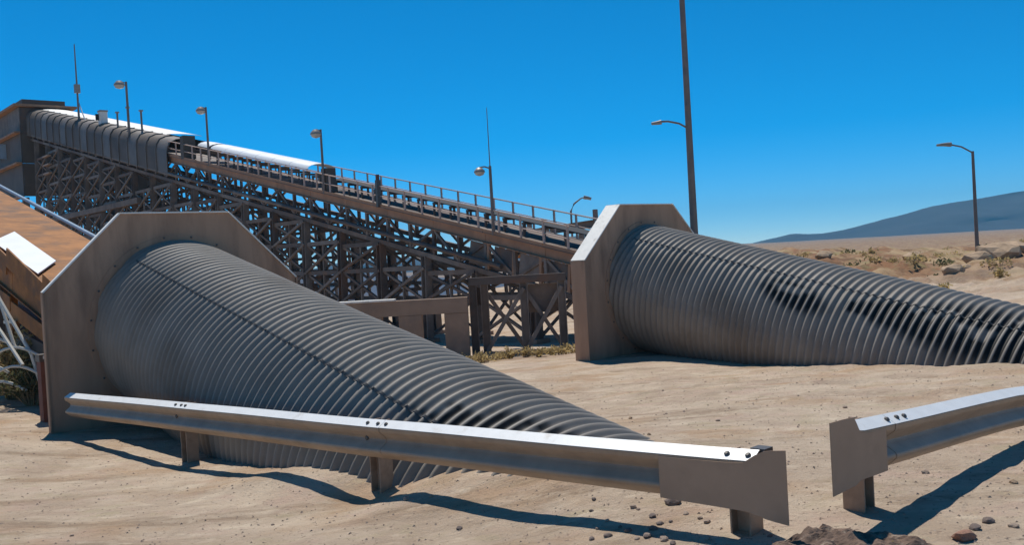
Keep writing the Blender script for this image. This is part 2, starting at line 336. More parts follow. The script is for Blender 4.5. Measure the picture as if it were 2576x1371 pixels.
# ------------------------------------------------------------------ headwalls
def hwp(o, wv, h, dep=0.): return o + N_ * wv + Z * h + E_ * dep
def headwall(o, depth, label):
    root = thing('steel_headwall', label, 'headwall', (o.x, o.y, o.z), 'octagonal steel headwalls at the pipe mouths')
    outl = [(HW_W, -.35), (HW_W, HW_H - HW_C), (HW_T, HW_H), (-HW_T, HW_H), (-HW_W, HW_H - HW_C), (-HW_W, -.35)]
    # face plate with an oval hole
    n = 72; hv = PR / math.cos(SLOPE) + .006; hh = PR + .006
    per = []
    P2 = [Vector((a_, b_)) for a_, b_ in outl]
    def outer(ang):
        d = Vector((math.cos(ang), math.sin(ang))); c0 = Vector((0, PC)); best = 9
        for i in range(len(P2)):
            a_, b_ = P2[i], P2[(i + 1) % len(P2)]; e = b_ - a_; den = d.x * e.y - d.y * e.x
            if abs(den) < 1e-9: continue
            q = a_ - c0; tt = (q.x * e.y - q.y * e.x) / den; uu = (q.x * d.y - q.y * d.x) / den
            if tt > 0 and -1e-6 <= uu <= 1 + 1e-6: best = min(best, tt)
        return c0 + d * best
    angs = sorted([2 * math.pi * i / n for i in range(n)] + [math.atan2(q.y - PC, q.x) % (2 * math.pi) for q in P2])
    mb = MB(); k = len(angs)
    for dep in (0, .025):
        for a_ in angs:
            q = outer(a_); mb.v.append(tuple(hwp(o, q.x, q.y, dep)))
            rr = 1 / math.sqrt((math.cos(a_) / hh) ** 2 + (math.sin(a_) / hv) ** 2)
            mb.v.append(tuple(hwp(o, rr * math.cos(a_), max(-.34, PC + rr * math.sin(a_)), dep)))
    for i in range(k):
        j = (i + 1) % k
        mb.f += [(2 * i, 2 * j, 2 * j + 1, 2 * i + 1), (2 * k + 2 * i, 2 * k + 2 * i + 1, 2 * k + 2 * j + 1, 2 * k + 2 * j), (2 * i, 2 * k + 2 * i, 2 * k + 2 * j, 2 * j), (2 * i + 1, 2 * j + 1, 2 * k + 2 * j + 1, 2 * k + 2 * i + 1)]
    mb.part('face_plate', 'headwall', root)
    # flange strips round the outline, 8 mm proud of the plate
    for i in range(5):
        a_, b_ = P2[i], P2[i + 1]; e = (b_ - a_).normalized(); nn = Vector((e.y, -e.x)) * -1
        if nn.dot((a_ + b_) / 2 - Vector((0, PC))) < 0: nn = -nn
        mb = MB(); q = [hwp(o, a_.x + nn.x * .003, a_.y + nn.y * .003, -.03), hwp(o, b_.x + nn.x * .003, b_.y + nn.y * .003, -.03)]
        off = N_ * nn.x * .022 + Z * nn.y * .022
        e0 = .0 if i in (0,) else .006
        mb.prism([q[0], q[1], q[1] + off, q[0] + off], E_ * depth)
        mb.part('flange', 'flange' if i in (1, 2, 3) else 'headwall', root)  # sunlit upper edges coloured pale, shaded upright sides brown
    # collar ring round the pipe (angle iron), follows the inclined tube
    mb = MB(); c0 = o + Z * PC
    xv, yv = N_, (AX.cross(N_)); yv = yv if yv.z > 0 else -yv
    prof = [(PR - .045, .0), (PR + .075, .0), (PR + .075, .012), (PR - .045, .012)]
    nn = 72
    for i in range(nn):
        th = 2 * math.pi * i / nn
        for r_, d_ in prof: mb.v.append(tuple(o + N_ * r_ * math.cos(th) + Z * (PC + (r_ / math.cos(SLOPE)) * math.sin(th)) - E_ * (.004 + d_)))
    for i in range(nn):
        j = (i + 1) % nn
        for k_ in range(4): mb.f.append((i * 4 + k_, i * 4 + (k_ + 1) % 4, j * 4 + (k_ + 1) % 4, j * 4 + k_))
    ring = mb.part('collar_ring', 'headwall', root)
    bm_ = MB().lathe((0, 0, 0), [(.018, 0), (.018, .012), (.012, .016)], -E_, 6).mesh('bolt', 'bolt')
    for i in range(20):
        th = 2 * math.pi * (i + .5) / 20
        inst(bm_, 'bolt', ring, o + N_ * (PR + .045) * math.cos(th) + Z * (PC + (PR + .045) / math.cos(SLOPE) * math.sin(th)) - E_ * .017)
    # stiffener bars behind the plate
    for s_ in (-1.75, 1.75): MB().beam(hwp(o, s_, -.3, .09), hwp(o, s_, 2.0, .09), .06, .12, E_).part('stiffener', 'headwall', root)
    return root
headwall(HL, .10, 'large brown octagonal steel headwall beside the guardrail with thin pale edge')
headwall(HR, .42, 'brown octagonal headwall with deep white chamfered edge at the foot of the trestle')

# ------------------------------------------------------------------ corrugated pipes
def pipe(o, length, shadefn, label):
    root = thing('corrugated_pipe', label, 'pipe', (o.x, o.y, o.z), 'corrugated steel tunnel pipes sinking into the sand')
    c0 = o + Z * PC; yv = AX.cross(N_); yv = yv if yv.z > 0 else -yv
    pitch_, amp, per, seg = .152, .026, 10, 112
    ts = np.arange(-.42, length, pitch_ / per); nr = len(ts)
    th = np.linspace(0, 2 * np.pi, seg, endpoint=False)
    TT, TH = np.meshgrid(ts, th, indexing='ij')
    wv = np.sin(2 * np.pi * TT / pitch_)
    dent = .012 * fbm(TT * .7 + 3, TH * 1.5, 3)
    RR = PR - amp + amp * wv + dent - .004
    ax_ = np.array(AX); nn = np.array(N_); yy = np.array(yv); cc = np.array(c0)
    Vv = cc + (-TT)[..., None] * ax_ + (RR * np.cos(TH))[..., None] * nn + (RR * np.sin(TH))[..., None] * yy
    I_ = np.arange(nr * seg).reshape(nr, seg); J_ = np.roll(I_, -1, 1)
    F_ = np.stack([I_[:-1].ravel(), J_[:-1].ravel(), J_[1:].ravel(), I_[1:].ravel()], 1)
    me = bpy.data.meshes.new('shell'); me.from_pydata((Vv.reshape(-1, 3) - np.array(root.location)).tolist(), [], F_.tolist())
    me.polygons.foreach_set('use_smooth', [True] * len(me.polygons)); me.materials.append(M['pipe'])
    a_ = me.attributes.new('shade', 'FLOAT', 'POINT')
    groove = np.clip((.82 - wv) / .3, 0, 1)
    a_.data.foreach_set('value', (shadefn(TT, np.degrees(TH)) * groove).ravel().astype(np.float32))
    ob = bpy.data.objects.new('shell', me); col.objects.link(ob); ob.parent = root
    # longitudinal lap seams with bolts
    bm_ = MB().lathe((0, 0, 0), [(.014, 0), (.014, .010), (.009, .014)], (N_ * math.cos(R(56)) + yv * math.sin(R(56))), 6).mesh('bolt', 'bolt')
    for ph in (56,):
        d = N_ * math.cos(R(ph)) + yv * math.sin(R(ph)); tg = -N_ * math.sin(R(ph)) + yv * math.cos(R(ph))
        mb = MB(); prev = None; tq = np.arange(.02, length, pitch_ / 8)
        for t_ in tq:
            r_ = PR - amp + amp * math.sin(2 * math.pi * t_ / pitch_) + .003
            q = c0 - AX * t_ + d * r_
            mb.v += [tuple(q - tg * .014), tuple(q + tg * .014), tuple(q - tg * .014 - d * .02), tuple(q + tg * .014 - d * .02)]
        for i in range(len(tq) - 1):
            a0 = 4 * i; b0 = 4 * i + 4; mb.f += [(a0, a0 + 1, b0 + 1, b0), (a0, b0, b0 + 2, a0 + 2), (a0 + 1, a0 + 3, b0 + 3, b0 + 1)]
        seam = mb.part('lap_seam', 'bolt', root, True)
        for k_ in range(int(length / .6)):
            t_ = .25 + k_ * .6; t_ = round(t_ / pitch_) * pitch_ + pitch_ / 4
            inst(bm_, 'bolt', seam, c0 - AX * t_ + d * (PR - .002))
    return root
def shadeL(T, D):  # where shade is painted black on the left pipe
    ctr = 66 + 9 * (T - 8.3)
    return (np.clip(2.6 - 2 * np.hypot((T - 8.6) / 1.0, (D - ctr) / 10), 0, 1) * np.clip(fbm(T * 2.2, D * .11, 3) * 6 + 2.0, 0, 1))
def shadeR(T, D):  # where shade is painted black on the right pipe
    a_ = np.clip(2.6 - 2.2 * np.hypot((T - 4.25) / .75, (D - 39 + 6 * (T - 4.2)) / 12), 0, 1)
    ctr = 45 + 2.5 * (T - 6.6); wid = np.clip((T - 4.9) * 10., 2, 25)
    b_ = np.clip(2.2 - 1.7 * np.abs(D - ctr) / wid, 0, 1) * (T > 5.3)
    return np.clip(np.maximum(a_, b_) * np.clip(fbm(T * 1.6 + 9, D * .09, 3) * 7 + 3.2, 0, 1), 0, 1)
pipe(HL, 12.5, shadeL, 'long corrugated grey pipe behind the guardrail sloping down into the sand')
pipe(HR, 15.5, shadeR, 'corrugated grey pipe with painted black shade patches in front of the sandy berm')

# ------------------------------------------------------------------ guardrails
WP = [(.0, .156), (.084, .104), (.083, .084), (.075, .066), (.020, .024), (.010, .0), (.020, -.024), (.075, -.062), (.083, -.080), (.080, -.094), (.062, -.112), (.012, -.150), (.0, -.156)]
M['strip'] = mat('painted_sun_strip', (.78, .77, .74), .45, .1, .05, 7, .05, 60, (.62, .58, .52), 4, .58, .72)  # pale tone standing for sun on the beam's upper slope
WS = 1.12
def guardrail(p0, p1, tops, ss, face, posts, label, term_end, term_dir, sec, back=.175, brk=True):
    """p0->p1 plan line, ss/tops: stations and rail-top heights, posts: (station, ground z)"""
    p0 = Vector((*p0, 0)); p1 = Vector((*p1, 0)); d = (p1 - p0).normalized(); fn = Vector((*face, 0)).normalized()
    zt = lambda s: float(np.interp(s, ss, tops))
    root = thing('guardrail', label, 'guardrail', (p0.x, p0.y, gz(p0.x, p0.y)), 'steel guardrails on the sand')
    cuts = [ss[0]] + [q for q in posts_st(posts) if ss[0] + .6 < q + .28 < ss[-1] - .3]
    cuts = [ss[0]] + [q + .28 for q in posts_st(posts) if ss[0] + .6 < q + .28 < ss[-1] - .8] + [ss[-1]]
    bolt = MB().lathe((0, 0, 0), [(.019, 0), (.019, .010), (.010, .017)], (fn * .62 + Z * .78), 8).mesh('bolt', 'bolt')
    for i in range(len(cuts) - 1):
        mb = MB(); st = np.linspace(cuts[i] - (.16 if i else 0), cuts[i + 1], 14); o_ = .004 * (i % 2)
        pr = [(a * WS, b * WS) for a, b in WP]; k = len(pr)
        for s_ in st:
            c = p0 + d * s_; c.z = zt(s_) - .156 * WS
            wob = .006 * math.sin(s_ * 2.1)
            for a, h in pr: mb.v.append(tuple(c + fn * (a + o_ + wob) + Z * h))
            for a, h in pr: mb.v.append(tuple(c + fn * (a + o_ + wob - .0035) + Z * (h - .001)))
        for q in range(len(st) - 1):
            for j in range(k - 1):
                a0 = q * 2 * k + j; b0 = a0 + 2 * k
                mb.f += [(a0, a0 + 1, b0 + 1, b0), (a0 + k, b0 + k, b0 + k + 1, a0 + k + 1)]
            for j in (0, k - 1):
                a0 = q * 2 * k + j; b0 = a0 + 2 * k; mb.f.append((a0, b0, b0 + k, a0 + k))
        for q in (0, len(st) - 1):
            for j in range(k - 1): a0 = q * 2 * k + j; mb.f.append((a0, a0 + 1, a0 + k + 1, a0 + k))
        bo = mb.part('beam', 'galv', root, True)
        ms = MB()          # sunlight on the upper slope, painted in as a pale strip
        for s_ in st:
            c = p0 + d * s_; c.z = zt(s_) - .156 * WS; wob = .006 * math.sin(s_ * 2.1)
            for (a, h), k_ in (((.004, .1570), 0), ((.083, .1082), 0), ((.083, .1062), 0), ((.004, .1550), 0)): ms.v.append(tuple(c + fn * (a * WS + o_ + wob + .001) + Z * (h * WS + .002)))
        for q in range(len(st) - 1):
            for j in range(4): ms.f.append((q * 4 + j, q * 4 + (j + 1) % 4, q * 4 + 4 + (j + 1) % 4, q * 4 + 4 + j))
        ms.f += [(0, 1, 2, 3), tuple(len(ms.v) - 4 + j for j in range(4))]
        ms.part('sun_strip', 'strip', bo)
        for s_ in ((cuts[i + 1] - .05, cuts[i + 1] - .2, cuts[i] + .06) if i < len(cuts) - 2 or True else ()):
            if s_ < ss[0] + .1: continue
            c = p0 + d * s_; inst(bolt, 'bolt', bo, c + fn * (.046 * WS + o_ + .003 + .006 * math.sin(s_ * 2.1)) + Z * (zt(s_) - .156 * WS + .1325 * WS))
    for s_, g in posts:
        c = p0 + d * s_; t_ = zt(s_)
        mb = MB().ibeam(c - fn * back + Z * (g - .5), c - fn * back + Z * (t_ - .03), .15, .15, .012, d)
        po = mb.part('post', 'post', root)
        MB().beam(c - fn * (back - .0755) / 2 + Z * (t_ - .33), c - fn * (back - .0755) / 2 + Z * (t_ - .03), .14, back - .08, fn).part('block', 'post', po)
        mb = MB().lathe(c + fn * .022 + Z * (t_ - .156 * WS), [(.024, -.01), (.024, .006), (.015, .014)], fn, 8); mb.part('bolt', 'bolt', root)
    # flared end shoe: flat plate that covers the last stretch and stands taller at its tip
    e_ = term_end; sg = term_dir; zE = zt(e_); wfn = lambda u: .098 - .10 * max(0, u - .42) ** 1.4
    #     u along, lo, hi (relative to rail top at the end)
    mb = MB()
    for u, lo, hi in sec:
        c = p0 + d * (e_ + sg * u); zz = zt(e_ + sg * u) if sg * u < 0 or True else zE
        for h in (lo, (lo * 2 + hi) / 3, (lo + hi * 2) / 3, hi):
            mb.v.append(tuple(c + fn * wfn(u) + Z * (zz + h)))
        for h in (lo, (lo * 2 + hi) / 3, (lo + hi * 2) / 3, hi):
            mb.v.append(tuple(c + fn * (wfn(u) - .006) + Z * (zz + h)))
    for q in range(len(sec) - 1):
        a0 = q * 8; b0 = a0 + 8
        for j in range(3): mb.f += [(a0 + j, a0 + j + 1, b0 + j + 1, b0 + j), (a0 + 4 + j, b0 + 4 + j, b0 + 5 + j, a0 + 5 + j)]
        for j in (0, 3): mb.f.append((a0 + j, b0 + j, b0 + j + 4, a0 + j + 4))
    for a0 in (0, (len(sec) - 1) * 8):
        for j in range(3): mb.f.append((a0 + j, a0 + j + 1, a0 + j + 5, a0 + j + 4))
    mb.part('end_shoe', 'post2', root, True)
    # dark bracket behind the end of the beam
    c = p0 + d * (e_ + sg * .06)
    if brk: MB().beam(c - fn * .06 + Z * (zE - .10), c - fn * .06 + Z * (zE + .012), .10, .10, fn).part('bracket', 'bolt', root)
    return root
def posts_st(posts): return [q[0] for q in posts]
M['post2'] = mat('end_shoe_steel', (.42, .28, .185), .6, .1, .08, 2.5, .08, 40, (.33, .22, .145), 2, .5, .75)
d0 = (Vector((1.42, 5.86)) - Vector((-4.0, 11.25))); sp = d0.length / 2; d0.normalize()
pa = Vector((-4.0, 11.25)) - d0 * 3.55
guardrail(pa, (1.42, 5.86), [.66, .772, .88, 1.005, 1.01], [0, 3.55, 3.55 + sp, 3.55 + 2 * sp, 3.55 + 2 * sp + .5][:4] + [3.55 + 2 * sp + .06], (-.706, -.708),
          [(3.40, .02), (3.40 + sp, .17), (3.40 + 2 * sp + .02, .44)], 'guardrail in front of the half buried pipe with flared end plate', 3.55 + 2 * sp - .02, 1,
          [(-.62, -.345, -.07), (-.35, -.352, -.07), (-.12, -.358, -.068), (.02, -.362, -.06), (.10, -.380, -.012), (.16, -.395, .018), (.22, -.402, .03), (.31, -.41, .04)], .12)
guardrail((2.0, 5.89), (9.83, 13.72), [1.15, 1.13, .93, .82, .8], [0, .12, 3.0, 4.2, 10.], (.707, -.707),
          [(.44, .45), (4.25, .40), (8.06, .42)], 'guardrail running toward the pipe with painted black shade patches, square end plate', .02, -1,
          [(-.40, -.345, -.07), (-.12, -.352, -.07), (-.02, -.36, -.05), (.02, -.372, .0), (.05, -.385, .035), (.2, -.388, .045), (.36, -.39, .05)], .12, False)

# ------------------------------------------------------------------ conveyor trestle
T0 = Vector((2.35, 34.0, 2.2)); TV = Vector((-.6383, .7406, .2071)).normalized(); TE = Vector((TV.x, TV.y, 0)).normalized()
TN = Vector((-TE.y, TE.x, 0)); TN = TN if TN.y < 0 else -TN
TWD = 2.8
def tp(s, lat=0., h=0.): return T0 + TV * s - TN * lat + Z * h
troot = thing('conveyor_trestle', 'long dark steel conveyor trestle with walkway railing climbing to the clad tower', 'trestle', (T0.x, T0.y, -1.0))
S0, S1 = -9., 71.5
seg = 3.55
st = np.arange(S0, S1 - .1, seg)
for i, s_ in enumerate(st):
    a, b_ = s_ + .01, min(s_ + seg, S1) - .01
    for lat in (0, TWD):
        MB().ibeam(tp(a, lat, -.22), tp(b_, lat, -.22), .22, .42, .03).part('deck_girder', 'trestle_rust', troot)
    MB().beam(tp(a, TWD / 2, .012), tp(b_, TWD / 2, .012), TWD + .3, .03).part('deck_plate', 'trestle', troot)
    MB().beam(tp(a, -.13, .07), tp(b_, -.13, .07), .02, .16).part('toe_board', 'trestle_rust', troot)
# rails
for lat in (-.1, TWD + .1):
    for h, nm in ((.98, 'top_rail'), (.52, 'mid_rail')):
        for s_ in np.arange(S0 + 9.2, 38, 6.4): MB().tube([tp(s_, lat, h), tp(min(s_ + 6.38, 38), lat, h)], .032 if h > .9 else .024, 6).part(nm, 'handrail', troot)
pm_ = MB().beam((0, 0, 0), (0, 0, .97), .07, .07, TE).mesh('rail_post', 'handrail')
for lat in (-.1, TWD + .1):
    for s_ in np.arange(.3, 38, 1.3): inst(pm_, 'rail_post', troot, tp(s_, lat, .03))
# idler stands and belt
MB().beam(tp(S0, TWD / 2, .62), tp(19, TWD / 2, .62), 1.0, .04).part('belt', 'belt', troot)
ist = MB().beam(Vector((0, 0, 0)) - TN * .55, Vector((0, 0, .55)) - TN * .55, .08, .08).beam(TN * .55, TN * .55 + Z * .55, .08, .08).beam(-TN * .6 + Z * .52, TN * .6 + Z * .52, .1, .1).mesh('idler_stand', 'trestle')
for s_ in np.arange(.2, 37, 1.2): inst(ist, 'idler_stand', troot, tp(s_, TWD / 2, .03))
# half-round covers
def cover(s_a, s_b, rad, hb, mt, lat=TWD / 2, root=troot, name='cover_sheet', rise=.30):
    mb = MB(); n = 9
    for s_ in (s_a, s_b):
        for k in range(2):
            for j in range(n):
                th = math.pi * j / (n - 1); rr = rad - .015 * k
                mb.v.append(tuple(tp(s_, lat, hb) - TN * rr * math.cos(th) * -1 + Z * (rise - .015 * k) * math.sin(th)))
    for k in range(2):
        for j in range(n - 1): a0 = k * n + j; mb.f.append((a0, a0 + 1, 2 * n + a0 + 1, 2 * n + a0))
    for j in range(n - 1):
        mb.f += [(j, j + 1, n + j + 1, n + j), (2 * n + j, 2 * n + j + 1, 3 * n + j + 1, 3 * n + j)]
    for j in (0, n - 1): mb.f.append((j, 2 * n + j, 3 * n + j, n + j))
    return mb.part(name, mt, root, True)
for s_ in np.arange(20.6, 31.2, 2.04): cover(s_, s_ + 2.0, .85, .95, 'cover')
cover(33.2, 34.9, .8, .95, 'cover')
# side truss panels near the foot (dark sheets between brown ribs)
for k, s_ in enumerate(np.arange(-7.4, 5.6, 1.55)):
    MB().beam(tp(s_ + .1, .03, -.95), tp(s_ + 1.32, .03, -.95), .03, .92).part('side_panel', 'trestle', troot)
    MB().beam(tp(s_, 0, -.43), tp(s_ + .12, 0, -1.5), .13, .12).part('rib', 'trestle_rust', troot)
# lattice below the deck: chords, posts and diagonals on both faces
def dec(s_): return tp(s_).z
GB = -1.0
for lat in (0, TWD):
    for i, s_ in enumerate(np.arange(S0, S1 - .5, 1.775)):
        b_ = min(s_ + 1.775, S1)
        MB().beam(tp(s_, lat, -1.6), tp(b_, lat, -1.6), .2, .2).part('lower_chord', 'trestle', troot)
        MB().beam(tp(s_, lat, -.43), tp(s_, lat, -1.5), .14, .14).part('truss_post', 'trestle', troot)
        A, B = (tp(s_, lat, -1.5), tp(b_, lat, -.43)) if i % 2 else (tp(s_, lat, -.43), tp(b_, lat, -1.5))
        MB().beam(A, B, .1, .11).part('diagonal', 'trestle', troot)
# bents
bents = np.arange(-1.2, S1 + .5, seg)
cols = {}
for i, s_ in enumerate(bents):
    q = tp(s_); top = q.z - 1.7
    x_ = q.x; y_ = q.y
    for lat in (0, TWD):
        c = q - TN * lat; g = gz(c.x, c.y)
        if top - g < .5: continue
        spl = (top - g) * .03 * (-1 if lat == 0 else 1)
        foot = Vector((c.x, c.y, g)) - TN * spl
        MB().ibeam(foot - Z * .2, Vector((c.x, c.y, top)), .34, .34, .04, TE).part('column', 'trestle', troot)
        MB().beam(foot - Z * .25, foot + Z * .18, .7, .7, TE).part('footing', 'concrete', troot)
        cols[(i, lat)] = (foot, Vector((c.x, c.y, top)))
for i in range(len(bents)):
    if (i, 0) in cols and (i, TWD) in cols:
        a0, a1 = cols[(i, 0)]; b0, b1 = cols[(i, TWD)]; h = a1.z - a0.z; nl = max(1, int(round(h / 2.4)))
        for k in range(nl):
            f0, f1 = k / nl, (k + 1) / nl
            MB().beam(a0.lerp(a1, f1), b0.lerp(b1, f1), .14, .16).lim('strut')
            MB().beam(a0.lerp(a1, f0 + .04), b0.lerp(b1, f1), .1, .1).lim('brace')
            MB().beam(b0.lerp(b1, f0 + .04), a0.lerp(a1, f1) + TE * .12, .1, .1).lim('brace')
    for lat in (0, TWD):
        if (i, lat) in cols and (i + 1, lat) in cols:
            a0, a1 = cols[(i, lat)]; b0, b1 = cols[(i + 1, lat)]
            ztop = min(a1.z, b1.z); lev = np.arange(a0.z + 1.75, ztop + .5, 1.5)
            def at(c, z): f_ = (z - c[0].z) / (c[1].z - c[0].z); return c[0].lerp(c[1], min(1, max(0, f_)))
            prev = a0.z + .15
            for k, z_ in enumerate(lev):
                zz = min(z_, ztop)
                MB().beam(at((a0, a1), zz), at((b0, b1), zz), .15, .2).lim('strut')
                if k > 0 or i % 3 == 1:
                    MB().beam(at((a0, a1), prev), at((b0, b1), zz) , .1, .12).lim('brace')
                    MB().beam(at((b0, b1), prev) + TN * .11, at((a0, a1), zz) + TN * .11, .1, .12).lim('brace')
                    mid = (at((a0, a1), (prev + zz) / 2) + at((b0, b1), (prev + zz) / 2)) / 2
                    if k > 0 and lat == 0: MB().beam(at((a0, a1), prev).lerp(at((b0, b1), prev), .5), at((a0, a1), zz).lerp(at((b0, b1), zz), .5), .1, .1, TE).part('hanger', 'trestle', troot)
                prev = zz
for i in range(len(bents) - 1):
    if (i, TWD) in cols and (i + 1, TWD) in cols:
        a0, a1 = cols[(i, TWD)]; b0, b1 = cols[(i + 1, TWD)]
        for f_ in (.25, .5, .75):
            lo_, hi_ = a0.lerp(b0, f_), a1.lerp(b1, f_)
            if hi_.z - lo_.z > 2.2: MB().beam(lo_ + Z * 1.75 + TN * -.1, hi_ + TN * -.1, .13, .1, TE).part('hanger', 'trestle', troot)
        zt_ = min(a1.z, b1.z)
        for z_ in np.arange(a0.z + 2.5, zt_, 1.5):
            fa = (z_ - a0.z) / (a1.z - a0.z); fb = (z_ - b0.z) / (b1.z - b0.z)
            MB().beam(a0.lerp(a1, fa) + TN * .2, b0.lerp(b1, fb) + TN * .2, .1, .16).lim('strut')
for n_, mb in FAR.items():          # beyond 300 of a kind: the farthest ones, joined
    mb.part(n_, 'trestle', troot)['kind'] = 'stuff'
# service walkway and pipe run slung below the chord
for s_ in np.arange(4, 66, 6.):
    MB().tube([tp(s_, -.25, -1.15), tp(s_ + 5.98, -.25, -1.15)], .11, 8).part('service_pipe', 'trestle', troot)
    MB().tube([tp(s_, TWD / 2, -2.1), tp(s_ + 5.98, TWD / 2, -2.1)], .16, 8).part('service_pipe', 'trestle', troot)
# control boxes on the walkway
for s_, h, w_ in ((35.6, 1.5, .8), (17.9, 1.25, .55)): MB().beam(tp(s_, .25, .03), tp(s_, .25, h), w_, .5, TE).part('control_box', 'cladding', troot)

# ------------------------------------------------------------------ clad gallery and transfer tower at the top of the trestle
groot = thing('clad_gallery', 'dark clad conveyor gallery with pale ridge at the top of the trestle', 'building', (tp(52).x, tp(52).y, -1.0))
GA, GBs = 41.2, 74.
GW = 3.4
def tq0(s_, lat, z_): q = tp(s_, lat); return Vector((q.x, q.y, z_))
def wallpoly(sa, sb, za, zb, ha, hb, lat): return [tp(sa, lat, 0) * 1 + Z * (za - tp(sa).z), tp(sb, lat, 0) + Z * (zb - tp(sb).z), tp(sb, lat, hb), tp(sa, lat, ha)]
nP = 20
def hood(sa, sb, k):            # ribbed hood: upright skirt that bends over into the ridge
    mb = MB(); prof = [(-.34, -1.25), (-.34, .25), (-.26, .62), (-.05, .95), (.35, 1.14), (.9, 1.22)]; n = len(prof)
    for s_ in (sa, sb):
        for dd in (0, .05):
            for lat, h in prof: mb.v.append(tuple(tp(s_, lat + dd, h - dd * .6)))
    for j in range(n - 1):
        mb.f += [(j, j + 1, 2 * n + j + 1, 2 * n + j), (n + j, 3 * n + j, 3 * n + j + 1, n + j + 1), (j, n + j, n + j + 1, j + 1), (2 * n + j, 2 * n + j + 1, 3 * n + j + 1, 3 * n + j)]
    mb.f += [(0, 2 * n, 3 * n, n), (n - 1, 2 * n - 1, 4 * n - 1, 3 * n - 1)]
    mb.part('hood_panel', 'cladding' if k % 3 else 'cladding_b', groot, True)
    mb = MB(); pts = [tp(sb + .03, lat - .03, h + .02) for lat, h in prof]
    for a, b_ in zip(pts[:-1], pts[1:]): mb.beam(a, b_, .08, .07, TE)
    mb.part('hood_rib', 'cladding_b', groot)
for k in range(nP):
    sa = GA - 3.4 + (GBs - GA + 3.4) * k / nP; sb = GA - 3.4 + (GBs - GA + 3.4) * (k + 1) / nP - .05
    hood(sa, sb, k)
    MB().prism([tp(sa, GW, -1.2), tp(sb, GW, -1.2), tp(sb, GW, .9), tp(sa, GW, .9)], TN * .06).part('back_panel', 'cladding', groot)
    if sa > GA:
        zl = lambda s: 8.2 + (s - GA) * .075
        MB().prism([tq0(sa, 1.5, zl(sa)), tq0(sb, 1.5, zl(sb)), tp(sb, 1.5, -1.7), tp(sa, 1.5, -1.7)], TN * .06).part('inner_panel', 'cladding', groot)
for k in range(13):
    sa = GA - .2 + (GBs - GA + .2) * k / 13; sb = GA - .2 + (GBs - GA + .2) * (k + 1) / 13 - .04
    cover(sa, sb, 1.3, 1.19, 'flange', GW / 2 + .5, groot, 'ridge_sheet', .12)
# louvres on the near wall
for j in range(3):
    for dz in (0,):
        q = tp(64.4, -.42, -2.4 - j * .75); MB().beam(q, q + TE * 1.7, .3, .12).part('louvre_slat', 'post', groot)
for z_ in (5.6, 7.6):
    for lat in (-.3, GW - .3): MB().beam(Vector((*tp(GA + 2.3, lat).xy, z_)), Vector((*tp(GBs, lat).xy, z_)), .3, .4).part('tie_beam', 'trestle', groot)

hroot = thing('transfer_tower', 'tall dark transfer tower with flat roof and open legs behind the orange conveyor', 'tower', (tp(72).x, tp(72).y, -1.2))
HA, HB_ = 71.5, 97.
def tq(s_, lat, z_): q = tp(s_, lat); return Vector((q.x, q.y, z_))
for (za, zb, mt) in ((10.2, 13.2, 'cladding'), (13.22, 16.0, 'cladding'), (16.02, 18.3, 'trestle')):
    for k in range(6):
        sa = HA + (HB_ - HA) * k / 6; sb = HA + (HB_ - HA) * (k + 1) / 6 - .04
        if (k, za) in ((2, 16.02),): continue
        MB().prism([tq(sa, -.9, za), tq(sb, -.9, za), tq(sb, -.9, zb), tq(sa, -.9, zb)], TN * -.08).part('wall_panel', mt, hroot)
    MB().prism([tq(HA, -.8, za), tq(HA, 3.6, za), tq(HA, 3.6, zb), tq(HA, -.8, zb)], TE * .08).part('wall_panel', mt, hroot)
MB().prism([tq(HA - .6, -1.4, 18.35), tq(HB_ + 1, -1.4, 18.35), tq(HB_ + 1, 4.0, 18.35), tq(HA - .6, 4.0, 18.35)], Z * .22).part('roof', 'trestle_rust', hroot)
MB().prism([tq(HA + .3, -.5, 18.58), tq(HA + 9, -.5, 18.58), tq(HA + 9, 3.2, 18.58), tq(HA + .3, 3.2, 18.58)], Z * .55).part('roof_box', 'cladding', hroot)
for z_ in (10.1, 13.2, 16.0): MB().beam(tq(HA - .3, -1.2, z_), tq(HB_, -1.2, z_), .5, .16).part('ledge', 'trestle_rust', hroot)
for k, s_ in enumerate(np.arange(HA + .3, HB_, 4.2)):
    for lat in (-.7, 3.4):
        q = tq(s_, lat, 0); g = gz(q.x, q.y)
        MB().beam(Vector((q.x, q.y, g - .4)), Vector((q.x, q.y, 10.1)), .5, .5, TE).part('column', 'trestle', hroot)
        if s_ + 4.2 < HB_:
            for za, zb in ((.5, 4.6), (4.9, 9.6)):
                if k % 2: MB().beam(tq(s_, lat, za), tq(s_ + 4.2, lat, zb), .22, .25).part('brace', 'trestle', hroot)
                else: MB().beam(tq(s_ + 4.2, lat, za), tq(s_, lat, zb), .22, .25).part('brace', 'trestle', hroot)
for z_ in (4.7, 7.6, 9.5):
    for lat in (-.7, 3.4): MB().beam(tq(HA, lat, z_), tq(HB_, lat, z_), .35, .5).part('tie_beam', 'trestle', hroot)
for s_ in (77, 79.6): MB().beam(tq(s_, -.98, 14.2), tq(s_, -.98, 15.6), .9, .06, TE).part('window', 'bluegrey', hroot)

